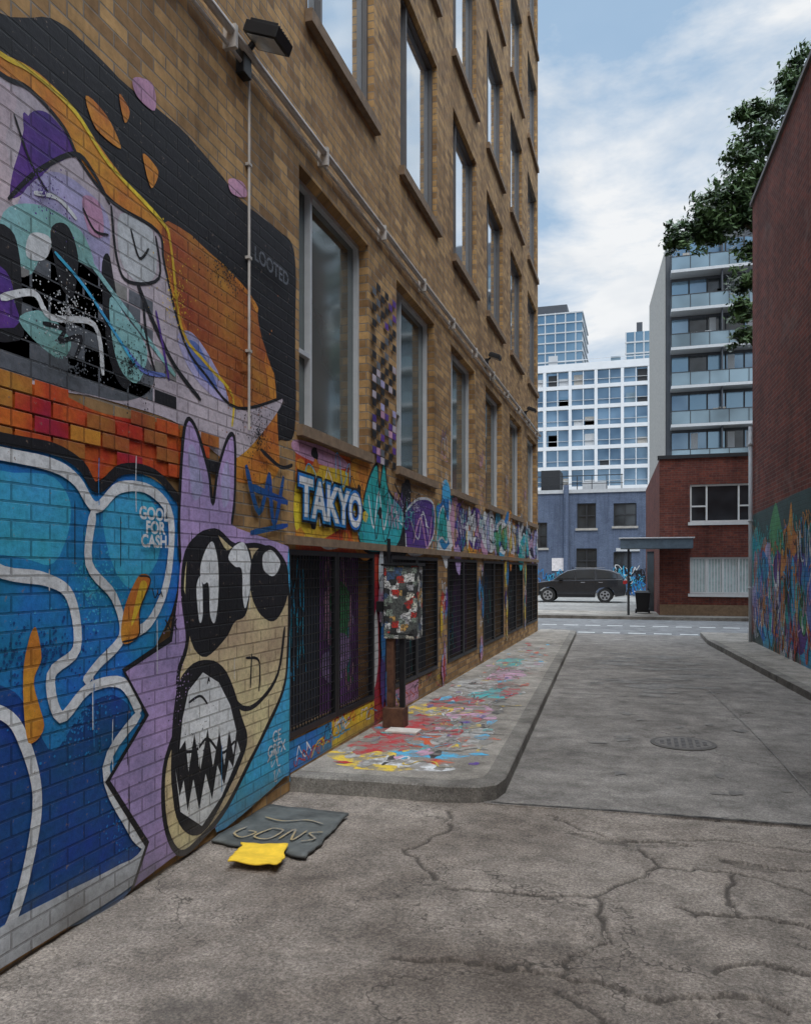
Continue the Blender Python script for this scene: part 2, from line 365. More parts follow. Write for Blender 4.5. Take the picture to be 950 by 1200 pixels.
# ------------------------------------------------------------------ main mural
A=Art(lambda y,z,k:(k,y,z))
mur=empty("graffiti_mural")
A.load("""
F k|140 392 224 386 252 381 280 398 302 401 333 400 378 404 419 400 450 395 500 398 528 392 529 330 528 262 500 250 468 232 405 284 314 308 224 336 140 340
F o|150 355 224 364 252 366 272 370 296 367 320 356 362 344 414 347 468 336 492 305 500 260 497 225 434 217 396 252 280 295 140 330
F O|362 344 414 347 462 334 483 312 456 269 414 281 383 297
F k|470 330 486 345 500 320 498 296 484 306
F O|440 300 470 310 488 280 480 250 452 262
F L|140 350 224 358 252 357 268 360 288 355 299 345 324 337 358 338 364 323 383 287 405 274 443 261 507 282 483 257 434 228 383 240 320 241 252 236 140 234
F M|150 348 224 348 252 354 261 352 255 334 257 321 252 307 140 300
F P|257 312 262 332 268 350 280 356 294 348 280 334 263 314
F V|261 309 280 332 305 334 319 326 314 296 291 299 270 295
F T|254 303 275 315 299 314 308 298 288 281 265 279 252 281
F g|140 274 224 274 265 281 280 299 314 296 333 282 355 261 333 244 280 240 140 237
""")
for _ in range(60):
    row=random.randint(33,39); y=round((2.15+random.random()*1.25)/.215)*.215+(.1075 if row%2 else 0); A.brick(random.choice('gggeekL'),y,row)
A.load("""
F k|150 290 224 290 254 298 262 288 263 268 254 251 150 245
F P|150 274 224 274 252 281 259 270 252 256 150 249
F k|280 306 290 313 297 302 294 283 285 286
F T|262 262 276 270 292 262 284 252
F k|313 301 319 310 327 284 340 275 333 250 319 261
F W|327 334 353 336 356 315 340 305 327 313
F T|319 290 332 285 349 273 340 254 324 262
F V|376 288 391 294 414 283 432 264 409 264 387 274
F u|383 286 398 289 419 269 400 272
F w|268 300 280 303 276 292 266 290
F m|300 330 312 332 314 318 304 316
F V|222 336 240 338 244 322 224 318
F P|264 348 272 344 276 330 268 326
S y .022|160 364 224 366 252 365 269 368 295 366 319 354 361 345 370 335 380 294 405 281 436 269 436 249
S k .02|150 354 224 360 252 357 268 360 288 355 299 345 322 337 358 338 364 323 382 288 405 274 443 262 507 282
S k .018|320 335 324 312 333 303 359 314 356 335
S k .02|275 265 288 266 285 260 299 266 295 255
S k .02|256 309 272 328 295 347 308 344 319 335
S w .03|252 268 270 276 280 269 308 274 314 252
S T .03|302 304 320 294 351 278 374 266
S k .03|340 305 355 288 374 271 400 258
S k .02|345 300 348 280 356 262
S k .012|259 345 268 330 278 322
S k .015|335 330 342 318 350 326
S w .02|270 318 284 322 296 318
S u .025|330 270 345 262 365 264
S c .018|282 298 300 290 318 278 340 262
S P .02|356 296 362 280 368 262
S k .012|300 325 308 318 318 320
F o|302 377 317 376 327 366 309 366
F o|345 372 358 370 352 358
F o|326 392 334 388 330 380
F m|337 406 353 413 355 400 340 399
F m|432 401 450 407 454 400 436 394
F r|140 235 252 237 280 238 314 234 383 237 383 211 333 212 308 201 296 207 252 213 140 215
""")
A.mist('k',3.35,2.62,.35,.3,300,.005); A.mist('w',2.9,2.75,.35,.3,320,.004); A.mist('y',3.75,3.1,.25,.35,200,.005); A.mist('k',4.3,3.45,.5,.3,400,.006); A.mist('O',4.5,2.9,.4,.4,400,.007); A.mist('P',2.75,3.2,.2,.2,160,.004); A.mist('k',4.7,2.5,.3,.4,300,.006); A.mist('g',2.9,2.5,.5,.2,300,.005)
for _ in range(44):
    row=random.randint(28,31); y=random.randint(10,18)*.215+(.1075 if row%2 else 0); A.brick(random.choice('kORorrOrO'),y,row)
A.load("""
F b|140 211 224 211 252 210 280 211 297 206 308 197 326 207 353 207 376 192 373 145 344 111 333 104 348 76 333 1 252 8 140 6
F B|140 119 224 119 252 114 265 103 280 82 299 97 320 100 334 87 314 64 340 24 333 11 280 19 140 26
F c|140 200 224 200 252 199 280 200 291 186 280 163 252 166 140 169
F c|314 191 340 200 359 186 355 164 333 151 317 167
""")
A.mist('c',3.05,1.5,.3,.35,320,.006); A.mist('b',2.95,.95,.4,.25,320,.007); A.mist('B',2.7,1.25,.5,.2,320,.007); A.mist('b',3.3,.4,.3,.3,240,.006)
A.load("""
S k .05|140 214 224 213 252 212 280 212 297 207 308 198 326 209 353 210 375 198
S w .055|140 207 224 206 252 206 279 205 294 200 307 189 324 200 349 201 367 188 364 155 348 133 327 128
S w .055|140 170 224 168 252 159 275 156 290 148 294 125 278 115 284 96 302 106 326 105 340 88
S w .055|340 88 314 67 333 32 346 19
S w .055|225 112 252 103 263 89 270 66 266 42 256 19 240 5
S w .05|305 187 302 163 320 147 326 128 308 116 299 109
F W|140 17 224 17 252 19 280 19 333 17 344 20 339 4 252 3 140 3
F o|339 157 349 155 340 140 339 127 326 125 327 140
F y|340 153 346 152 338 138 333 133
F o|269 136 272 123 268 113 274 94 265 89 262 110 264 128
S k .01|339 157 349 155 340 140 339 127 326 125
f p|378 178 409 194 440 186 514 177 514 67 419 8 366 5 334 2 346 20 315 60 346 86 327 111 367 123 374 145
F p|381 238 390 242 405 218 410 194 398 174 376 168 375 192
F p|410 194 416 220 428 241 436 240 436 207 430 183
S k .028|376 164 375 192 380 238 390 242 405 218 410 199 416 220 428 241 436 240 436 207 432 188
F V|384 226 390 229 399 208 389 200
F V|420 216 428 227 430 206 422 198
s k .035|373 147 367 123 327 111 346 86 315 60 346 20 334 2
F c|514 177 514 20 507 14 414 4 450 33 499 75
F n|385 173 412 183 436 175 468 176 496 169 513 147 512 101 504 75 474 50 456 37 426 16 400 7 376 5 362 25 361 55 374 78 374 103 383 121 378 150
C k .036|385 173 412 183 436 175 468 176 496 169 513 147 512 101 504 75 474 50 456 37 426 16 400 7 376 5 362 25 361 55 374 78 374 103 383 121 378 150
F k|385 173 409 184 426 172 442 178 458 168 452 134 436 128 424 118 398 110 382 132
F w|396 160 402 172 411 176 417 156 413 130 407 134 405 152 399 152
F w|428 168 438 176 450 176 458 158 450 136 446 142 445 160 436 162
F w|392 150 397 156 399 136 395 130
F k|458 167 474 176 496 174 512 160 510 138 490 125 468 132 456 148
F w|474 170 488 173 500 165 490 156 475 160
S k .034|507 120 496 88 468 73 445 73 426 89 419 97
F k|374 98 400 108 426 98 445 67 451 48 426 24 398 9 375 21 367 53
f w|375 62 378 78 384 93 399 101 417 93 430 77 438 60 434 46 429 62 423 42 417 64 410 44 404 68 396 46 390 68 384 48 381 66
f w|371 52 376 28 398 13 420 24 443 46 439 54 434 38 429 44 423 30 415 44 409 25 402 42 395 23 389 42 383 26 379 44 375 36
S k .018|377 60 392 58 404 62 420 50 436 54
S k .014|384 86 396 88 404 82
S k .018|450 104 468 100 468 80
S k .018|458 106 456 84
S k .02|378 150 384 135 384 121
S B .05|450 227 468 198 483 226
S B .05|483 226 490 191 505 226
S B .04|456 184 512 192
S B .05|456 214 512 208
S k .03|470 240 500 232 520 236
S w .014|480 30 490 36 495 26
""")
for (c,x,y,w,h) in [('w',4.92,.28,.14,.1),('w',4.95,.18,.12,.08),('k',3.55,1.48,.08,.06),('k',4.05,.95,.02,.05)]: A.tag(c,x,y,w,h,.008)
for _ in range(22): A.drip(random.choice('kwkb'),random.uniform(2.6,4.9),random.uniform(.5,2.2),random.uniform(.08,.3),.006)
A.mist('n',4.6,1.1,.3,.4,120,.004); A.mist('p',3.7,1.0,.2,.4,160,.005); A.mist('k',3.9,.6,.5,.5,120,.004)
A.mb.make("spray_paint_layers",mur)
zt=A.k+.002
wtext("GOOD\nFOR\nCASH.",zt,3.52,1.86,.088,paint('w'),mur,0,.003)
wtext("LOOTED",zt,4.86,3.62,.13,paint('g'),mur,0,.002)
wtext("XX",zt,3.66,1.28,.08,paint('k'),mur,0,.002)
wtext("CE\nGRFX",zt,4.93,.42,.11,paint('w'),mur,0,.001)
# ------------------------------------------------------------------ band of graffiti under windows and on piers
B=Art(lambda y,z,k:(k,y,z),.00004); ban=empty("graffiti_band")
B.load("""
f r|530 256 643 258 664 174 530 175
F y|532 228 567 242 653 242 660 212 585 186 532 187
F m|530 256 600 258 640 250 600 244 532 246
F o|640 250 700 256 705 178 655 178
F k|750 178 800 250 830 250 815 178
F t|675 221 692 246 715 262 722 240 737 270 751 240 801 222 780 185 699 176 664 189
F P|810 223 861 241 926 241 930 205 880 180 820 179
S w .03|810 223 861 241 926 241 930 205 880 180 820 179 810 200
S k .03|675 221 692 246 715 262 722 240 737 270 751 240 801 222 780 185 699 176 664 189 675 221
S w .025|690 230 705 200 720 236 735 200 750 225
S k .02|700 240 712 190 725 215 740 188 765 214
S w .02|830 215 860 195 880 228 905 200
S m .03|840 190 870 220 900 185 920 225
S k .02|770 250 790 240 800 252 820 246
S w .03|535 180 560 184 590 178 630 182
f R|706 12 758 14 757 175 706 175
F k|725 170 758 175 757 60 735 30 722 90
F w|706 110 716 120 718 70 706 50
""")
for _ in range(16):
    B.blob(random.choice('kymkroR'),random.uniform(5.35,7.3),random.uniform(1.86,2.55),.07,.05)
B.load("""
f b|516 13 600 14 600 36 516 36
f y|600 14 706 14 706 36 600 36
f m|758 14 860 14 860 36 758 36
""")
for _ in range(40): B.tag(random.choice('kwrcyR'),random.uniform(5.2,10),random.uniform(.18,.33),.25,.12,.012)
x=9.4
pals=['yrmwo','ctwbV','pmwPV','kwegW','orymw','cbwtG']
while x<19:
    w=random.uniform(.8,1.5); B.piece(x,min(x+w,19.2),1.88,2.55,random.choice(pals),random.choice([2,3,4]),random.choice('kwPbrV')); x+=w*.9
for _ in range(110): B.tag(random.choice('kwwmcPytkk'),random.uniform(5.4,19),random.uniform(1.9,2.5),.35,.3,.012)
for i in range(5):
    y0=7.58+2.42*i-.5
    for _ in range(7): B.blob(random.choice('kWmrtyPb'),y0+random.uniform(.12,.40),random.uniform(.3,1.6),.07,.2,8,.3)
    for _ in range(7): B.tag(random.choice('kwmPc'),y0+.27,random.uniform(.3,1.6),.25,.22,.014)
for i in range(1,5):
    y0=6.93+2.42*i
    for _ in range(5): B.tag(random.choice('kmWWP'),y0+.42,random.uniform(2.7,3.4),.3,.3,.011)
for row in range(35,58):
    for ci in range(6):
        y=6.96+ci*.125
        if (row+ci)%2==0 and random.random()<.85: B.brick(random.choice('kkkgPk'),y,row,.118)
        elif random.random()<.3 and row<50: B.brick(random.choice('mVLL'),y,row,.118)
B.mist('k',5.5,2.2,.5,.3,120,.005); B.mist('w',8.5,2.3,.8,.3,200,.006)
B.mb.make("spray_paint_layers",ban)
kb=B.k+.001
for dx,mt,of in [(.0,'k',.055),(.0015,'b',.036),(.003,'w',.012)]:
    wtext("TAKYO",kb+dx,5.99,2.0,.40,paint(mt),ban,-.02,of)
Cc=Art(lambda y,z,k:(-.148+k,y,z)); 
for _ in range(9): Cc.tag(random.choice('pGmtGt'),6.55,random.uniform(.7,1.5),.6,.7,.05)
Cc.blob('G',6.6,1.2,.25,.3); Cc.blob('p',6.5,.8,.3,.2)
for _ in range(4): Cc.tag('c',5.6,random.uniform(.6,1.5),.4,.5,.02)
for i in range(1,6):
    for _ in range(5): Cc.tag(random.choice('bPmegt'),6.1+2.42*i+random.uniform(-.6,.6),random.uniform(.6,1.5),.5,.6,.03)
Cc.mb.make("panel_paint",ban)
# ------------------------------------------------------------------ ground
gmb=MB(); gmb.poly([(-900,-300,-.06),(900,-300,-.06),(900,1500,-.06),(-900,1500,-.06)],M_lot); gmb.make("ground")
holes=[(1.95,3.12,.42,.07,.03),(2.42,3.02,.26,.07,.035),(2.95,3.85,.32,.09,.03),(3.02,3.30,.3,.12,.03),(2.4,4.8,.35,.05,.015),(3.2,4.6,.3,.06,.015),(2.75,3.1,.2,.06,.03)]
def jag(pts,amp,seed,sub=7):
    r=random.Random(seed); out=[Vector(pts[0])]
    for a,b in zip(pts,pts[1:]):
        a=Vector(a);b=Vector(b)
        for i in range(1,sub+1): out.append(a.lerp(b,i/sub)+Vector((r.uniform(-amp,amp),r.uniform(-amp,amp))))
    return out
fis=[jag(p,.022,i) for i,p in enumerate([
 [(1.45,3.10),(1.82,3.04),(1.95,3.2),(2.15,3.02),(2.35,2.85)],[(2.6,3.95),(2.85,3.85),(3.13,3.68),(3.5,3.7)],
 [(1.85,5.2),(2.1,4.95),(2.38,4.83),(2.52,4.45),(2.23,3.96),(1.9,3.9),(1.48,3.85)],[(2.52,4.45),(2.9,4.5),(3.3,4.3),(3.9,4.4)],
 [(2.38,4.83),(2.8,5.0),(3.4,4.95),(4.0,5.1)],[(1.2,5.1),(1.3,4.7),(1.15,4.3),(1.4,3.95)],[(2.23,3.96),(2.3,3.5),(2.15,3.3),(2.15,3.05)],[(2.9,4.5),(2.85,4.1),(2.85,3.9)]])]
seg=[(a,b) for f in fis for a,b in zip(f,f[1:])]
from collections import defaultdict
cell=defaultdict(list)
for a,b in seg:
    for i in range(int(min(a.x,b.x)*5-.4),int(max(a.x,b.x)*5+.4)+1):
        for j in range(int(min(a.y,b.y)*5-.4),int(max(a.y,b.y)*5+.4)+1): cell[(i,j)].append((a,b))
def dist_f(x,y):
    m=9.
    for a,b in cell.get((int(x*5),int(y*5)),()):
        dx,dy=b.x-a.x,b.y-a.y; l=dx*dx+dy*dy or 1e-9; t=max(0,min(1,((x-a.x)*dx+(y-a.y)*dy)/l)); d=math.hypot(x-a.x-dx*t,y-a.y-dy*t); m=min(m,d)
    return m
def rough_zw(x,y):
    z=.010*noise.fractal((x*1.3,y*1.3,0),1,2,5)+.004*noise.noise((x*14,y*14,2)); w=0
    wx=x+.14*noise.noise((x*3,y*3,5))+.04*noise.noise((x*11,y*11,5)); wy=y+.10*noise.noise((x*3,y*3,9))+.03*noise.noise((x*11,y*11,9))
    for hx,hy,rx,ry,d in holes:
        q=((wx-hx)/rx)**2+((wy-hy)/ry)**2
        t=max(0,min(1,(1.2-q)/.3)); z-=d*t*t*(3-2*t)*(1+.3*noise.noise((x*12,y*12,1))); w=max(w,.42*t+(.5 if .05<t<.8 else 0))  # shade of the holes put into the colour, darkest around the rim
    d=dist_f(x,y); ww=.009+.007*noise.noise((x*6,y*6,4))
    if d<.03: t=max(0,min(1,(ww+.008-d)/.010)); z-=.014*t; w=max(w,t*.9)
    # darker margin along the wall, broken up by noise
    w=max(w,max(0,.35-max(0,x-.05)*1.0)*(.5+noise.noise((x*5,y*5,8))))
    return z-.003,w
def rough_z(x,y): return rough_zw(x,y)[0]
def grid(name,x0,x1,y0,y1,st,mat):
    nx=int((x1-x0)/st)+1; ny=int((y1-y0)/st)+1; V=[];Wt=[]
    for j in range(ny):
        for i in range(nx):
            x=x0+(x1-x0)*i/(nx-1); y=y0+(y1-y0)*j/(ny-1); z,w=rough_zw(x,y); V.append((x,y,z)); Wt.append(w)
    F=[(j*nx+i,j*nx+i+1,(j+1)*nx+i+1,(j+1)*nx+i) for j in range(ny-1) for i in range(nx-1)]
    me=bpy.data.meshes.new(name); me.from_pydata(V,[],F); me.materials.append(mat)
    at=me.attributes.new("wear_shade",'FLOAT','POINT'); at.data.foreach_set("value",Wt)
    me.polygons.foreach_set("use_smooth",[True]*len(F)); return obj(name,me)
grid("ground_rough_asphalt",-.0,5.6,2.0,5.35,.011,M_rough)
mb=MB(); mb.poly([(0,-6,-.02),(7,-6,-.02),(7,5.4,-.02),(0,5.4,-.02)],M_rough); mb.make("ground_asphalt_base")
mb=MB(); mb.poly([(1.40,5.30,.004),(2.3,5.36,.004),(3.4,5.40,.004),(5.2,5.48,.004),(5.2,20.2,.004),(.85,20.2,.004)],M_lane)
mb.poly([(1.40,5.30,-.05),(2.3,5.36,-.05),(3.4,5.40,-.05),(5.2,5.48,-.05),(5.2,5.48,.004),(3.4,5.40,.004),(2.3,5.36,.004),(1.40,5.30,.004)],M_rough)
mb.make("alley_pavement")
D=Art(lambda x,y,k:(x,y,.005+k),.00005,True)
for _ in range(46): D.blob(random.choice('qqqz'),random.uniform(1.6,3.4),random.uniform(10.5,15.5),random.uniform(.1,.45),random.uniform(.03,.14),9,.5)
for _ in range(18): D.blob('q',random.uniform(2,4.3),random.uniform(6,10),random.uniform(.03,.10),random.uniform(.03,.08),9,.5)
D.stroke('z',.02,[(1.45,5.33),(2.3,5.38),(3.4,5.42),(5.1,5.5)])
D.stroke('q',.02,[(1.3,10.3),(2.0,10.35),(3.0,10.32),(4.3,10.4)])
D.stroke('q',.012,[(3.6,5.6),(3.5,8),(3.3,11),(3.0,16)])
D.mb.make("pavement_patches")
mb=MB(); mb.poly([(-200,20.2,.0),(200,20.2,.0),(200,26.4,.0),(-200,26.4,.0)],M_street); mb.make("street")
PW=plain("road_paint",(.62,.62,.60),.8,0,.3,6)
mb=MB()
for i in range(14):
    x=-1+i*.62
    mb.poly([(x,20.55,.004),(x+.42,20.55,.004),(x+.42,20.72,.004),(x,20.72,.004)],PW)
    mb.poly([(x,23.2,.004),(x+.42,23.2,.004),(x+.42,23.36,.004),(x,23.36,.004)],PW)
mb.make("crosswalk_marking")
mb=MB(); mb.box((-60,26.4,-.05),(60,27.5,.10),M_kerb); mb.box((-60,27.5,-.05),(60,30,.09),M_walk); mb.make("far_sidewalk")
mb=MB(); mb.poly([(-60,30,.0),(60,30,.0),(60,52,.0),(-60,52,.0)],M_lot); mb.make("parking_lot")
kx=lambda y:1.51-(y-5.41)*.0433
out=[(.0,5.20),(.6,5.24),(1.15,5.26),(1.36,5.31),(1.47,5.41),(kx(5.6),5.6),(kx(19.6),19.6),(.6,19.95),(0,20.0)]
inn=[(.0,5.34),(.6,5.38),(1.12,5.40),(1.26,5.45),(1.35,5.55),(kx(5.7)-.14,5.7),(kx(19.6)-.14,19.6),(.5,19.8),(0,19.85)]
mb=MB(); h=.115
n=len(out)
for i in range(n-1):
    a,b=out[i],out[i+1];c,d=inn[i+1],inn[i]
    mb.poly([(*a,-.05),(*b,-.05),(*b,h-.012),(*a,h-.012)],M_kerb)
    ax=Vector(a)*.9+Vector(d)*.1; bx=Vector(b)*.9+Vector(c)*.1
    mb.poly([(*a,h-.012),(*b,h-.012),(*bx,h),(*ax,h)],M_kerb)
    mb.poly([(*ax,h),(*bx,h),(*c,h),(*d,h)],M_kerb)
mb.poly([(x,y,h+.001) for x,y in inn],M_walk)
mb.make("sidewalk")
S=Art(lambda x,y,k:(x,y,h+k),.00002,True); sp=empty("sidewalk_paint")
for c,x,y,rx,ry in [('y',.35,5.9,.3,.25),('w',.7,5.75,.4,.15),('R',.45,7.0,.42,.55),('r',.75,6.6,.3,.3),('R',.3,6.3,.25,.3),('s',.9,6.9,.25,.5),('y',.55,5.6,.3,.1),('c',.8,6.1,.3,.12),('y',.3,8.2,.25,.4),('m',.7,8.2,.2,.5),
    ('R',.4,8.6,.3,.4),('t',.7,9.4,.3,.5),('s',.4,10,.3,.6),('m',.6,11,.3,.6),('R',.9,9.5,.12,.4),('s',.7,12.5,.25,.8),('t',.4,12.5,.2,.6)]:
    S.blob(c,x,y,rx,ry,15,.3)
for _ in range(170): 
    y=random.choice([random.uniform(5.6,9),random.uniform(5.6,16)]); xx=random.uniform(.08,kx(y)-.25); S.blob(random.choice('RRyQskcmtrsPQQ'),xx,y,random.uniform(.01,.09),random.uniform(.02,.16),9,.45)
for _ in range(50):
    y=random.uniform(5.6,14); S.tag(random.choice('kQwskRcyQ'),random.uniform(.3,kx(y)-.45),y,random.uniform(.2,.5),random.uniform(.2,.5),random.uniform(.01,.022))
for _ in range(26): S.mist(random.choice('RyskwQct'),random.uniform(.3,.95),random.uniform(5.8,12),.25,.35,70,.008)
S.mb.make("paint_marks",sp)
mb=MB()
for i in range(1,10):
    y=5.5+i*1.5; mb.poly([(0,y,h+.007),(kx(y)-.14,y,h+.007),(kx(y)-.14,y+.012,h+.007),(0,y+.012,h+.007)],M_blk)
mb.make("expansion_joints",sp)
rk=lambda y:4.41-(y-10.57)*.085
rwx=lambda y:4.66+.0445*(17.93-y)
mb=MB()
ys=[4.5+i*.5 for i in range(28)]
for i in range(len(ys)-1):
    a,b=ys[i],ys[i+1]
    p=[(rk(a),a),(rk(b),b),(rk(b)+.14,b),(rk(a)+.14,a)]
    mb.poly([(*p[0],-.05),(*p[1],-.05),(*p[1],.10),(*p[0],.10)],M_kerb); mb.poly([(x,y,.10) for x,y in p],M_kerb)
    mb.poly([(*p[3],.102),(*p[2],.102),(rwx(b)+.1 if b<17.9 else 12,b,.102),(rwx(a)+.1 if b<17.9 else 12,a,.102)],M_walk)
mb.box((rk(18),18.0,-.05),(60,20.2,.101),M_walk)
mb.make("pavement_strip")
mb=MB(); mb.cyl((2.8,7.64,.0),(2.8,7.64,.012),.29,plain("cast_iron",(.09,.08,.07),.6,.3,.3,30,.5),32); mb.cyl((2.8,7.64,.0),(2.8,7.64,.014),.25,plain("cast_iron_lid",(.15,.135,.12),.6,.3,.4,40,.8),32)
for i in range(-3,4):
    for j in range(-3,4):
        if i*i+j*j<11: mb.box((2.8+i*.062-.018,7.64+j*.062-.018,.014),(2.8+i*.062+.018,7.64+j*.062+.018,.018),M_bframe)
mb.make("manhole_cover")
def sheet(name,pts,mat,z,th=.012,n=14,amp=.012,parent=None):
    mb=MB(); a,b,c,d=[Vector(p) for p in pts]; g=[]
    for j in range(n+1):
        for i in range(n+1):
            s,t=i/n,j/n; p=(a*(1-s)+b*s)*(1-t)+(d*(1-s)+c*s)*t
            g.append((p.x+.02*noise.noise((p.x*14,p.y*14,1)),p.y+.02*noise.noise((p.x*14,p.y*14,5)),z+amp*(.5+noise.noise((p.x*6,p.y*6,z*50)))))
    mb.v=g; mb.mi(mat)
    for j in range(n):
        for i in range(n): mb.f.append((j*(n+1)+i,j*(n+1)+i+1,(j+1)*(n+1)+i+1,(j+1)*(n+1)+i)); mb.m.append(0)
    o=mb.make(name,parent,smooth=True); md=o.modifiers.new("s",'SOLIDIFY'); md.thickness=th; md.offset=-1; return o
pan=empty("discarded_board")
sheet("board",[(.03,4.06),(.68,3.97),(.62,4.76),(.05,4.78)],plain("board_dark",(.085,.09,.085),.6,0,.6,6,.2),.025,.015,14,.006,pan)
T=Art(lambda x,y,k:(x,y,.037+k),.0001,True)
for q in ["14 430 12 418 20 412 24 422 18 424","30 432 26 416 36 414 38 430 30 432","42 416 44 434 50 416 52 434","62 434 55 430 62 422 56 416","16 450 30 446 44 452 56 448"]:
    p=[float(t)/100 for t in q.split()]; T.stroke('h',.014,list(zip(p[0::2],p[1::2])))
T.mb.make("paint_scrawl",pan)
sheet("yellow_cloth",[(.33,3.72),(.62,3.76),(.53,4.04),(.25,4.05)],plain("yellow_fabric",(.78,.50,.03),.8,0,.2,15),.036,.008,18,.03)
mb=MB(); Mp=plain("pebble",(.25,.22,.19),.9,0,.6,30)
for _ in range(800):
    x=random.uniform(.02,5) if random.random()<.6 else random.uniform(.02,.35); y=random.uniform(2.2,5.2); s=random.uniform(.002,.007)
    z=rough_z(x,y); mb.cyl((x,y,z-.003),(x+s*.3,y,z+s*.8),s,Mp,5,s*.6)
mb.make("loose_gravel")
# ------------------------------------------------------------------ sticker box on post
ub=empty("electrical_box"); 
m,nt,p=newmat("sticker_mosaic"); v=pos(nt); vo=N(nt,"ShaderNodeTexVoronoi",distance='CHEBYCHEV'); vo.inputs["Scale"].default_value=16; L(nt,v,vo.inputs["Vector"])
s=N(nt,"ShaderNodeSeparateColor"); L(nt,vo.outputs["Color"],s.inputs[0])
c=ramp(nt,s.outputs[0],[(0,(.02,.02,.02)),(.2,(.7,.7,.68)),(.36,(.5,.03,.02)),(.44,(.1,.11,.1)),(.6,(.25,.3,.25)),(.7,(.75,.72,.6)),(.8,(.05,.10,.2)),(.88,(.6,.35,.1)),(.94,(.4,.4,.42))],'CONSTANT').outputs[0]
n2=noise_n(nt,v,60,3,.8); c=mix(nt,ramp(nt,n2.outputs[0],[(.48,0),(.52,.85)],'LINEAR').outputs[0],c,(.04,.04,.04)); L(nt,c,p.inputs["Base Color"]); M_st=m
M_rust=plain("rusty_steel",(.10,.045,.025),.85,.2,.6,14,.4)
mb=MB(); mb.box((.10,7.05,.95),(.42,7.28,1.64),M_st); mb.make("cabinet",ub,.012)
mb=MB(); mb.box((.13,7.042,1.0),(.39,7.048,1.59),M_st); mb.box((.08,7.03,1.64),(.44,7.30,1.66),M_blk); mb.make("cabinet_door",ub,.003)
mb=MB(); mb.box((.12,7.08,.26),(.19,7.15,.96),M_rust); mb.box((.24,7.1,.26),(.29,7.15,.96),M_blk); mb.box((.10,7.02,.116),(.30,7.2,.30),M_rust); mb.box((.0,7.12,1.2),(.1,7.2,1.3),M_blk); mb.cyl((.12,7.15,1.6),(.12,7.15,1.9),.018,M_blk)
mb.make("post",ub,.006)
mb=MB(); mb.box((.2,6.78,.119),(.50,6.96,.14),plain("scrap_board_face",(.55,.5,.45),.8)); mb.make("scrap_board",None,.004)
# ================================================================== RIGHT BUILDING
rb=empty("red_brick_warehouse")
PR=lambda y,z,o:(rwx(y)-o,y,z)
mb=MB(); mb.poly([PR(-6,-.05,0),PR(17.93,-.05,0),PR(17.93,9.26,0),PR(-6,9.26,0)],M_red)
mb.poly([PR(17.93,-.05,0),(16,17.93,-.05),(16,17.93,9.26),PR(17.93,9.26,0)],M_red)
mb.poly([PR(-6,-.05,0),(16,-6,-.05),(16,-6,9.26),PR(-6,9.26,0)],M_red)
mb.poly([PR(-6,9.26,0),PR(17.93,9.26,0),(16,17.93,9.26),(16,-6,9.26)],M_roof)
mb.make("walls",rb)
mb=MB(); pbox(mb,PR,-6,17.97,9.262,9.34,-.3,.05,M_bframe); mb.make("coping",rb)
mb=MB(); mb.cyl((rwx(17.8)-.06,17.8,.1),(rwx(17.8)-.06,17.8,4.6),.04,M_frame,10)
for z in (1.2,2.6,4.2): mb.cyl((rwx(17.8)-.06,17.8,z),(rwx(17.8)-.06,17.8,z+.05),.052,M_frame,10)
mb.make("downpipe",rb,smooth=True)
R=Art(lambda y,z,k:(rwx(y)-k,y,z),.00004); rm=empty("graffiti_mural")
R.fill('d',[(-3,.0),(17.9,.0),(17.9,2.75),(14,2.85),(9,2.85),(-3,2.9)],False)
pals=['ocbrm','bctuV','orymo','Gtcow','cubPm']
x=17.85
while x>7:
    w=random.uniform(1.5,2.3)
    for _ in range(7): R.blob(random.choice('ocbrtuc'),random.uniform(x-w,x),random.uniform(.3,1.9),.35,.4,10,.4)
    R.piece(x-w,x,.25,1.95,random.choice(pals),4,random.choice('BbPu')); x-=w*.85
for _ in range(160): R.tag(random.choice('owcubrmkt'),random.uniform(9,17.7),random.uniform(.3,2.1),.5,.7,.03)
for _ in range(25): R.tag(random.choice('ott'),random.uniform(9,17.7),random.uniform(2.0,2.5),.5,.4,.02)
R.mb.make("spray_paint_layers",rm)
# ================================================================== FAR: small red brick house
PXf=lambda Y:(lambda x,z,o:(x,Y-o,z))
hb=empty("brick_house"); P=PXf(27.6)
rects=[(3.95,5.98,3.18,4.42),(3.95,5.98,.82,2.02),(7.5,9.5,3.18,4.42),(7.5,9.5,.82,2.02)]
mb=MB(); wall_grid(mb,P,2.99,16,-.05,5.3,rects,M_red2,1,.12)
mb.poly([(2.99,27.6,-.05),(2.6,38,-.05),(2.6,38,5.3),(2.99,27.6,5.3)],M_red2)
mb.poly([(2.99,27.6,5.3),(16,27.6,5.3),(16,38,5.3),(2.6,38,5.3)],M_roof); mb.poly([(16,27.6,0),(16,38,0),(16,38,5.3),(16,27.6,5.3)],M_red2)
mb.make("walls",hb)
mb=MB(); M_wf=plain("white_frame",(.65,.66,.66),.6,0,.08); M_cur=plain("curtain",(.42,.52,.52),.7,0,.25,6)
for (a,b,c,d) in rects:
    up=c>2
    window(mb,P,a,b,c,d,G_red if up else M_cur,M_wf,.1,.055,vm=(.52,1.5) if up else (.52,1.02,1.5),lowbar=None)
    if up: pbox(mb,P,a+.03,a+.5,c+.5,c+.55,-.09,-.03,M_wf); pbox(mb,P,b-.5,b-.03,c+.5,c+.55,-.09,-.03,M_wf)
    else:
        for i in range(20): pbox(mb,P,a+.08+i*.095,a+.11+i*.095,c+.06,d-.06,-.098,-.09,M_white)
    pbox(mb,P,a-.06,b+.06,c-.1,c-.002,-.02,.05,M_wf)
mb.make("windows",hb)
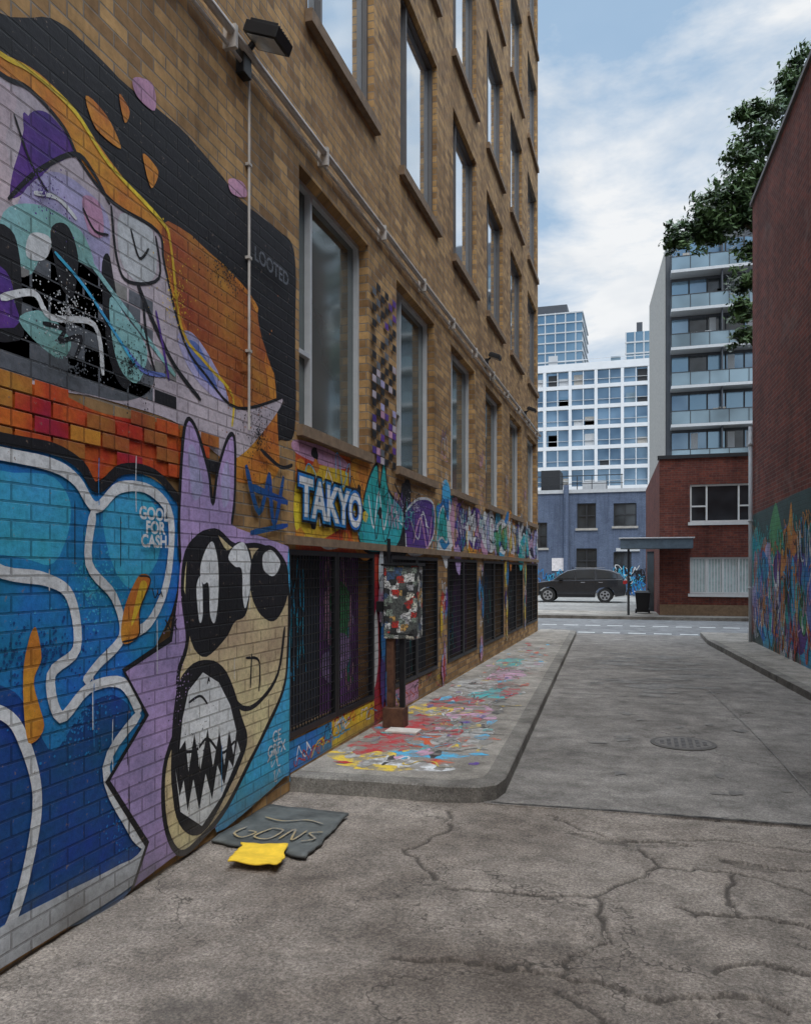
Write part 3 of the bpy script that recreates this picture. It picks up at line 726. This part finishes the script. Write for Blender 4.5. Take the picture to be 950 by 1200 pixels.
mb=MB(); pbox(mb,P,2.93,16,5.3,5.42,-.3,.05,M_dframe); pbox(mb,P,3.0,16,0.0,.45,.002,.04,M_sill); mb.make("parapet",hb)
mb=MB(); mb.box((1.75,26.7,2.30),(4.0,27.58,2.62),plain("canopy_blue",(.09,.13,.17),.6)); mb.cyl((2.0,27.2,.09),(2.0,27.2,2.3),.04,M_dframe); mb.box((1.7,26.65,2.62),(4.05,27.58,2.66),M_frame)
mb.make("entrance_canopy",hb,.01)
mb=MB(); mb.box((2.62,31,.05),(2.86,32.2,2.3),G_red); mb.make("side_door",hb)
mb=MB()
for i in range(5): mb.box((6+i*.5,29,5.3),(6.3+i*.5,29.4,5.6+.2*(i%2)),M_dframe)
mb.make("roof_units",hb)
wb=empty("waste_bin"); mb=MB(); 
def frust(mb,x,y,z0,z1,a,b,c,d,m):
    V=[(x-a,y-b,z0),(x+a,y-b,z0),(x+a,y+b,z0),(x-a,y+b,z0),(x-c,y-d,z1),(x+c,y-d,z1),(x+c,y+d,z1),(x-c,y+d,z1)]
    n=len(mb.v); mb.v+=V; i=mb.mi(m)
    for q in [(0,3,2,1),(4,5,6,7),(0,1,5,4),(1,2,6,5),(2,3,7,6),(3,0,4,7)]: mb.f.append(tuple(n+k for k in q)); mb.m.append(i)
frust(mb,2.45,28.6,.14,.80,.19,.2,.25,.27,M_blk); frust(mb,2.45,28.6,.80,.88,.28,.3,.2,.24,M_blk); mb.make("bin_body",wb,.015)
mb=MB(); mb.cyl((2.2,28.85,.17),(2.26,28.85,.17),.08,M_blk); mb.cyl((2.64,28.85,.17),(2.7,28.85,.17),.08,M_blk); mb.cyl((2.2,28.92,.86),(2.7,28.92,.86),.015,M_blk); mb.make("wheels",wb)
# blue painted building
bl=empty("blue_brick_building"); P=PXf(50)
rects=[(-1.45,-.3,4.2,5.75),(-1.5,-.25,1.4,2.95),(.75,2.1,4.3,5.7),(.75,1.8,.05,2.7),(-4.3,-3.3,3.0,4.6),(-7,-5.6,4.2,5.7),(-7,-5.6,1.2,2.8)]
mb=MB(); wall_grid(mb,P,-22,2.7,-.05,6.4,rects,M_blue,1,.15)
mb.poly([(2.7,50,-.05),(2.7,62,-.05),(2.7,62,6.4),(2.7,50,6.4)],M_blue); mb.poly([(-22,50,6.4),(2.7,50,6.4),(2.7,62,6.4),(-22,62,6.4)],M_roof)
mb.make("walls",bl)
mb=MB()
for r in rects: window(mb,P,*r,G_red,M_dframe,.13,.07,hm=((r[3]-r[2])/2,),vm=((r[1]-r[0])/2,)); pbox(mb,P,r[0]-.1,r[1]+.1,r[2]-.14,r[2]-.002,-.02,.08,M_conc)
mb.make("windows",bl)
mb=MB(); mb.cyl((-2.1,49.8,0),(-2.1,49.8,6.9),.16,M_blue,10); mb.box((-22,49.93,6.4),(2.75,50.3,6.62),M_frame); mb.box((-3.8,51,6.4),(-2.6,53,8.0),M_dframe); mb.box((-1.2,51,6.62),(.3,52,7.2),M_frame)
mb.box((-3.0,49.93,1.55),(-1.95,49.99,2.35),plain("notice_panel",(.7,.66,.66),.6)); mb.box((.9,49.9,2.75),(2.3,49.99,2.95),M_frame)
for i in range(9): mb.box((-6+i*.9,50.4,6.62),(-5.95+i*.9,50.45,7.5),M_dframe)
mb.box((-6,50.4,7.5),(1.3,50.45,7.55),M_dframe); mb.box((-6,50.4,7.0),(1.3,50.45,7.04),M_dframe)
mb.make("fittings",bl)
Q=Art(lambda x,z,k:(x,49.97-k,z),.001); gg=empty("graffiti_panel")
for _ in range(40): Q.tag(random.choice('wckb'),random.uniform(.8,2.6),random.uniform(.2,1.6),.8,.7,.05)
for _ in range(40): Q.tag(random.choice('wckb'),random.uniform(-9,-.5),random.uniform(.2,1.6),.8,.7,.05)
Q.mb.make("paint",gg)
# dark condo
cd=empty("apartment_building"); Yc=66.3; P=PXf(Yc)
mb=MB(); mb.box((4.25,Yc,0),(24,Yc+14,28.2),M_dark); mb.poly([(4.22,Yc-.02,0),(3.1,Yc+14,0),(3.1,Yc+14,27.4),(4.22,Yc-.02,27.4)],M_conc)
mb.box((6.5,Yc+2,28.2),(20,Yc+12,30.4),M_dark)
mb.make("walls",cd)
mb=MB(); ms=MB()
for k in range(9):
    z0=.7+k*3.02
    x=4.7
    while x<22:
        w=1.35; pbox(mb,P,x,x+w-.12,z0+.35,z0+2.75,.01,.03,random.choice([G_far,G_far,G_tow,G_red])); pbox(mb,P,x-.08,x,z0+.2,z0+2.8,.01,.08,M_dframe); 
        if random.random()<.3: pbox(mb,P,x+.1,x+.6,z0+.35,z0+2.7,.035,.04,M_frame)
        x+=w
    pbox(ms,P,4.6,23.5,z0-.02,z0+.2,.0,1.5,M_frame)
    pbox(ms,P,4.6,23.5,z0+.22,z0+1.2,1.42,1.45,G_rail); pbox(ms,P,4.6,23.5,z0+1.2,z0+1.26,1.40,1.47,M_dframe)
    pbox(ms,P,4.6,4.63,z0+.22,z0+1.2,.02,1.42,G_rail)
    for i in range(14): xx=4.6+i*1.4; pbox(ms,P,xx,xx+.05,z0+.2,z0+1.2,1.452,1.49,M_dframe)
    for xx in (4.6,8.4,12.2,16,19.8): pbox(ms,P,xx+3.7,xx+3.8,z0+.2,z0+2.98,.1,1.3,M_dark)
    for _ in range(6): xx=random.uniform(5,15); pbox(ms,P,xx,xx+.5,z0+.21,z0+random.uniform(.8,1.7),.5,.9,random.choice([M_dframe,M_frame,M_conc,M_dark]))
mb.make("windows",cd); ms.make("balconies",cd)
# white gridded building
wh=empty("white_office_building"); Yc=120.5; P=PXf(Yc)
mb=MB(); mb.box((-40,Yc+.6,0),(3.65,Yc+20,32.2),M_white); mb.make("walls",wh)
mb=MB(); x=3.65
zs=[k*3.05+1.7 for k in range(11)]
mb.poly([P(-40,0,-.5),P(3.6,0,-.5),P(3.6,32,-.5),P(-40,32,-.5)],G_far)
xs=[3.65-i*3.8 for i in range(12)]
for i,xx in enumerate(xs):
    pbox(mb,P,xx-.45,xx,0,32.6,-.55,.0,M_white)
    if i<11: 
        pbox(mb,P,xx-2.15,xx-2.03,0,32.2,-.45,-.1,M_white)
for z in zs: 
    pbox(mb,P,-40,3.6,z-.28,z+.28,-.52,-.06,M_white); pbox(mb,P,-40,3.6,z+1.05,z+1.12,-.49,-.3,M_frame)
pbox(mb,P,-40,3.65,31.6,32.7,-.6,.02,M_white)
for _ in range(70):
    i=random.randint(0,8);z=random.choice(zs); xx=xs[i]-random.choice([0,1.6]); pbox(mb,P,xx-1.9,xx-.5,z+.3,z+random.uniform(.8,2.2),-.49,-.47,random.choice([M_dframe,M_frame,M_conc,G_rail,G_tow]))
mb.make("facade_grid",wh)
def tower(name,x0,x1,Y,H,bay=3.2,fl=3.1):
    e=empty(name); P=PXf(Y); mb=MB(); mb.box((x0,Y,0),(x1,Y+26,H),G_tow); mb.make("glass_volume",e)
    mb=MB(); z=fl
    while z<H: pbox(mb,P,x0-.1,x1+.1,z-.2,z+.2,.01,.3,M_frame); mb.box((x1+.01,Y,z-.25),(x1+.3,Y+26,z+.25),M_frame); z+=fl
    x=x0
    while x<=x1: pbox(mb,P,x,x+.35,0,H,.01,.25,M_frame); x+=bay
    mb.box((x0+3,Y+3,H),(x1-5,Y+20,H+3.5),M_dark); mb.make("slab_edges",e)
tower("glass_tower",-50,-15.8,255,84); tower("glass_tower",-2.1,7.5,228,68,2.4)
def block(name,x0,x1,y0,y1,H,mat):
    e=empty(name); P=PXf(y0); rs=[]; x=x0+1
    while x<x1-2:
        z=1.2
        while z<H-2: rs.append((x,x+1.3,z,z+1.6)); z+=3.2
        x+=2.8
    mb=MB(); wall_grid(mb,P,x0,x1,-.05,H,rs,mat,1,.12); mb.poly([(x0,y0,H),(x1,y0,H),(x1,y1,H),(x0,y1,H)],M_roof)
    mb.poly([(x0,y0,0),(x0,y1,0),(x0,y1,H),(x0,y0,H)],mat); mb.poly([(x1,y0,0),(x1,y1,0),(x1,y1,H),(x1,y0,H)],mat); mb.make("walls",e)
    mb=MB()
    for r in rs: window(mb,P,*r,G_red,M_frame,.11,.06,hm=(.8,))
    mb.make("windows",e)
block("brick_row_building",-60,-22.5,48,62,11,M_red2); block("brick_row_building",18,60,28,42,9,M_tan)
# ================================================================== CAR (suv, side on, nose to -X)
car=empty("parked_car"); M_car=plain("car_paint",(.035,.038,.045),.25,.6,.05); M_car.node_tree.nodes["Principled BSDF"].inputs["Coat Weight"].default_value=.8
M_cg=glass("car_glass",(.04,.045,.05),.2,.05,.9); M_tire=plain("tyre",(.015,.015,.015),.8); M_rim=plain("rim",(.45,.46,.48),.3,.8); M_trim=plain("grey_trim",(.3,.3,.31),.4,.5)
def loft(profiles,mat,name,bev=.03):
    mb=MB(); mb.mi(mat); n=len(profiles[0][1])
    for y,pr in profiles: mb.v+=[(x,y,z) for x,z in pr]
    for k in range(len(profiles)-1):
        for i in range(n): j=(i+1)%n; mb.f.append((k*n+i,k*n+j,(k+1)*n+j,(k+1)*n+i)); mb.m.append(0)
    mb.f.append(tuple(range(n))[::-1]); mb.f.append(tuple((len(profiles)-1)*n+i for i in range(n))); mb.m+=[0,0]
    return mb.make(name,car,bev,False)
body=[(-2.32,.45),(-2.36,.72),(-2.28,.88),(-1.9,.98),(-1.25,1.07),(.9,1.12),(2.15,1.15),(2.32,1.0),(2.36,.62),(2.28,.36),(1.85,.3),(1.80,.55),(1.62,.72),(1.35,.76),(1.08,.72),(.92,.55),(.88,.26),(-.92,.26),(-.98,.55),(-1.14,.72),(-1.4,.76),(-1.66,.72),(-1.82,.55),(-1.86,.32)]
ins=lambda f,g=.0:[(x*f,z+g) for x,z in body]
loft([(-.93,ins(.985)),(-.88,body),(.88,body),(.93,ins(.985))],M_car,"body_shell",.02)
cab=[(-1.25,1.05),(-.85,1.36),(-.45,1.58),(.0,1.67),(.9,1.68),(1.6,1.60),(2.05,1.42),(2.28,1.12)]
mb=MB(); mb.mi(M_car); n=len(cab)
cw_=lambda z:.88-max(0,z-1.12)/.56*.2
for sgn in(-1,1):
    mb.v+=[(x,sgn*cw_(z),z) for x,z in cab]
for i in range(n): j=(i+1)%n; mb.f.append((i,j,n+j,n+i)); mb.m.append(0)
mb.f.append(tuple(range(n))[::-1]); mb.f.append(tuple(n+i for i in range(n))); mb.m+=[0,0]
mb.make("cabin",car,.03,False)
mb=MB()
for sgn in(-1,1):
    W=lambda x,z:(x,sgn*(cw_(z)+.014),z)
    for q in ([(-1.02,1.17),(-.74,1.37),(-.38,1.54),(-.12,1.59),(-.1,1.17)],[(-.03,1.17),(-.05,1.60),(.85,1.60),(.88,1.17)],[(.96,1.17),(.93,1.60),(1.45,1.55),(1.85,1.38),(1.9,1.2)]):
        mb.poly([W(*t) for t in q],M_cg)
mb.poly([(-1.19,-.78,1.13),(-1.19,.78,1.13),(-.90,.70,1.36),(-.90,-.70,1.36)],M_cg); mb.poly([(2.27,-.74,1.2),(2.27,.74,1.2),(2.09,.66,1.42),(2.09,-.66,1.42)],M_cg)
mb.make("car_windows",car)
mb=MB()
for sgn in(-1,1):
    for x in(-1.4,1.35):
        mb.cyl((x,sgn*.70,.36),(x,sgn*.93,.36),.36,M_tire,28); mb.cyl((x,sgn*.90,.36),(x,sgn*.938,.36),.235,M_rim,20); mb.cyl((x,sgn*.93,.36),(x,sgn*.945,.36),.06,M_blk,10)
        for a in range(5):
            t=a*2*math.pi/5+.3; mb.cyl((x+.15*math.cos(t),sgn*.936,.36+.15*math.sin(t)),(x+.15*math.cos(t),sgn*.942,.36+.15*math.sin(t)),.055,M_blk,8)
mb.make("wheels",car)
mb=MB()
for sgn in(-1,1):
    for x in(-.08,.9): mb.box((x-.006,sgn*.932-.002,.35),(x+.006,sgn*.932+.002,1.1),M_blk)
    for x in (.2,1.05): mb.box((x,sgn*.935-.012,.98),(x+.2,sgn*.935+.012,1.01),M_trim)
    mb.box((-.95,sgn*.93-.01,.30),(.9,sgn*.93+.01,.42),M_blk)
    mb.box((-.85,sgn*.98-.08,1.12),(-.65,sgn*.98+.08,1.24),M_car)
    mb.box((-.1,sgn*.6-.02,1.70),(1.3,sgn*.6+.02,1.725),M_trim)
    mb.box((2.2,sgn*.78-.16,.92),(2.37,sgn*.78+.14,1.08),plain("tail_lamp",(.4,.02,.02),.3)); mb.box((-2.34,sgn*.75-.16,.74),(-2.15,sgn*.75+.17,.86),plain("head_lamp",(.6,.6,.6),.2))
mb.make("trim",car,.004)
car.location=(-.65,40.3,0)
# ================================================================== TREE
tr=empty("street_tree"); M_bark=plain("bark",(.09,.065,.045),.9,0,.4,12,.6)
base=Vector((8.2,21.6,0))
br=[(base,Vector((8.1,21.7,4.5)),.24,.17),(Vector((8.1,21.7,4.4)),Vector((7.7,21.9,8.0)),.17,.12),(Vector((7.7,21.9,7.9)),Vector((7.6,22.2,12.5)),.12,.05),
(Vector((7.8,21.8,6.9)),Vector((6.3,21.6,9.2)),.09,.055),(Vector((6.3,21.6,9.2)),Vector((4.7,21.4,10.5)),.055,.03),(Vector((4.7,21.4,10.5)),Vector((3.5,21.2,10.2)),.03,.012),
(Vector((7.7,21.9,8.6)),Vector((6.0,22.0,11.4)),.07,.04),(Vector((6.0,22,11.4)),Vector((5.2,21.6,13.0)),.04,.015),(Vector((7.6,22,8.2)),Vector((10,22.4,11)),.08,.03),(Vector((6.6,21.6,8.6)),Vector((5.1,21.2,8.1)),.04,.012),
(Vector((7.65,22.1,10.5)),Vector((6.3,22,14.2)),.05,.015),(Vector((5.9,21.6,9.7)),Vector((5.2,21.4,11.8)),.03,.012)]
mb=MB()
for a,b,r,r2 in br: mb.cyl(a,b,r,M_bark,9,r2)
mb.make("trunk_and_limbs",tr,smooth=True)
m,nt,p=newmat("leaves"); v=pos(nt); n1=noise_n(nt,v,1.6,3); n2=noise_n(nt,v,14,2)
c=ramp(nt,n1.outputs[0],[(.3,(.025,.055,.018)),(.7,(.08,.135,.04))]).outputs[0]; c=mix(nt,.6,c,ramp(nt,n2.outputs[0],[(.3,.5),(.7,1.6)]).outputs[0],'MULTIPLY')
L(nt,c,p.inputs["Base Color"]); p.inputs["Roughness"].default_value=.5; M_leaf=m
cl=[(3.25,21.2,10.0,.38),(3.7,21.2,10.25,.48),(4.1,21.3,10.6,.5),(4.45,21.3,11.0,.5),(4.85,21.4,11.2,.55),(4.2,21.4,10.1,.4),(4.75,21.4,10.4,.5),(5.1,21.4,10.7,.5),(5.3,21.4,11.5,.55),(4.95,21.5,12.0,.5),(5.2,21.6,12.6,.5),(5.5,21.6,13.2,.5),
(4.95,21.6,13.2,.35),(6.1,22,14.3,.4),(6.6,22,14.4,.5),(5.8,21.6,12.3,.55),(5.6,21.5,11.6,.5),(5.0,21.2,8.8,.4),(4.85,21.2,8.0,.4),(5.2,21.3,9.6,.4),(5.6,21.5,10.3,.5),(4.95,21.2,7.4,.35),(6.0,21.8,13.7,.4)]
for _ in range(34): cl.append((random.uniform(6.6,11),random.uniform(20.4,24),random.uniform(7.5,13.6),random.uniform(.5,.9)))
mb=MB(); mb.mi(M_leaf)
for (x,y,z,r) in cl:
    subs=[Vector((random.gauss(0,1),random.gauss(0,1),random.gauss(0,.6))).normalized()*r*random.uniform(.15,1.25) for _ in range(int(12+20*r))]
    for sv in subs:
        rr=r*.24
        for _ in range(34):
            d=sv+Vector((random.gauss(0,rr),random.gauss(0,rr),random.gauss(0,rr*.55)))
            c=Vector((x,y,z))+d; s=random.uniform(.045,.085)
            a=Vector((random.gauss(0,1),random.gauss(0,1),random.gauss(0,.6))).normalized(); b=a.orthogonal().normalized()
            k=len(mb.v); mb.v+=[tuple(c-a*s*1.3),tuple(c+b*s*.65),tuple(c+a*s*1.3),tuple(c-b*s*.65)]; mb.f.append((k,k+1,k+2,k+3)); mb.m.append(0)
mb.make("foliage",tr)
# ================================================================== LIGHT, SKY, CAMERA
dirv=Vector((-.24,.50,-.83))
w=bpy.data.worlds.new("World"); scn.world=w; w.use_nodes=True; nt=w.node_tree; bg=nt.nodes["Background"]
sky=N(nt,"ShaderNodeTexSky",sky_type='NISHITA'); sky.sun_disc=False; sky.sun_elevation=math.radians(56); sky.sun_rotation=math.radians(154); sky.air_density=1.2; sky.dust_density=2
tc=N(nt,"ShaderNodeTexCoord"); mp=N(nt,"ShaderNodeMapping"); mp.inputs["Scale"].default_value=(1,1,2.2); L(nt,tc.outputs["Generated"],mp.inputs[0])
cn=noise_n(nt,mp.outputs[0],2.6,4,.6,.3); cn.inputs["Detail"].default_value=7; cn2=noise_n(nt,mp.outputs[0],5,4,.6)
cloud=ramp(nt,cn2.outputs[0],[(.3,(6.4,7.0,7.7)),(.62,(8.9,9.1,9.3))]).outputs[0]
blue=mix(nt,.85,sky.outputs[0],(3.3,5.2,7.5))
c=mix(nt,ramp(nt,cn.outputs[0],[(.43,.12),(.58,1)]).outputs[0],blue,cloud)
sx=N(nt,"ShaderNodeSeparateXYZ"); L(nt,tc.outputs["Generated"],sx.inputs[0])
g2=math_n(nt,'ADD',math_n(nt,'MULTIPLY',ramp(nt,sx.outputs[2],[(.60,0),(.85,1)]).outputs[0],4.0),1.0)  # overhead sky, above the view, brightened to add light in the alley
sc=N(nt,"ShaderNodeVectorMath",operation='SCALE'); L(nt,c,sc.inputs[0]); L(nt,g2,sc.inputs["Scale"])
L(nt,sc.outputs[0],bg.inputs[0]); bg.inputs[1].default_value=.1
sd=bpy.data.lights.new("sun",'SUN'); sd.energy=1.5; sd.angle=math.radians(30); sd.color=(1,.95,.88); so=obj("sun",sd)
so.rotation_euler=dirv.to_track_quat('-Z','Y').to_euler()
cam=bpy.data.cameras.new("camera"); co=obj("camera",cam); scn.camera=co
cam.sensor_fit='VERTICAL'; cam.sensor_height=24; cam.lens=920/1200*24; cam.clip_end=3000; cam.clip_start=.05
cam.shift_y=68/1200
co.location=(2.44,0,1.6); co.rotation_euler=(math.pi/2,0,math.radians(16.76))
scn.view_settings.view_transform='Standard'; scn.view_settings.look='None'; scn.view_settings.exposure=0
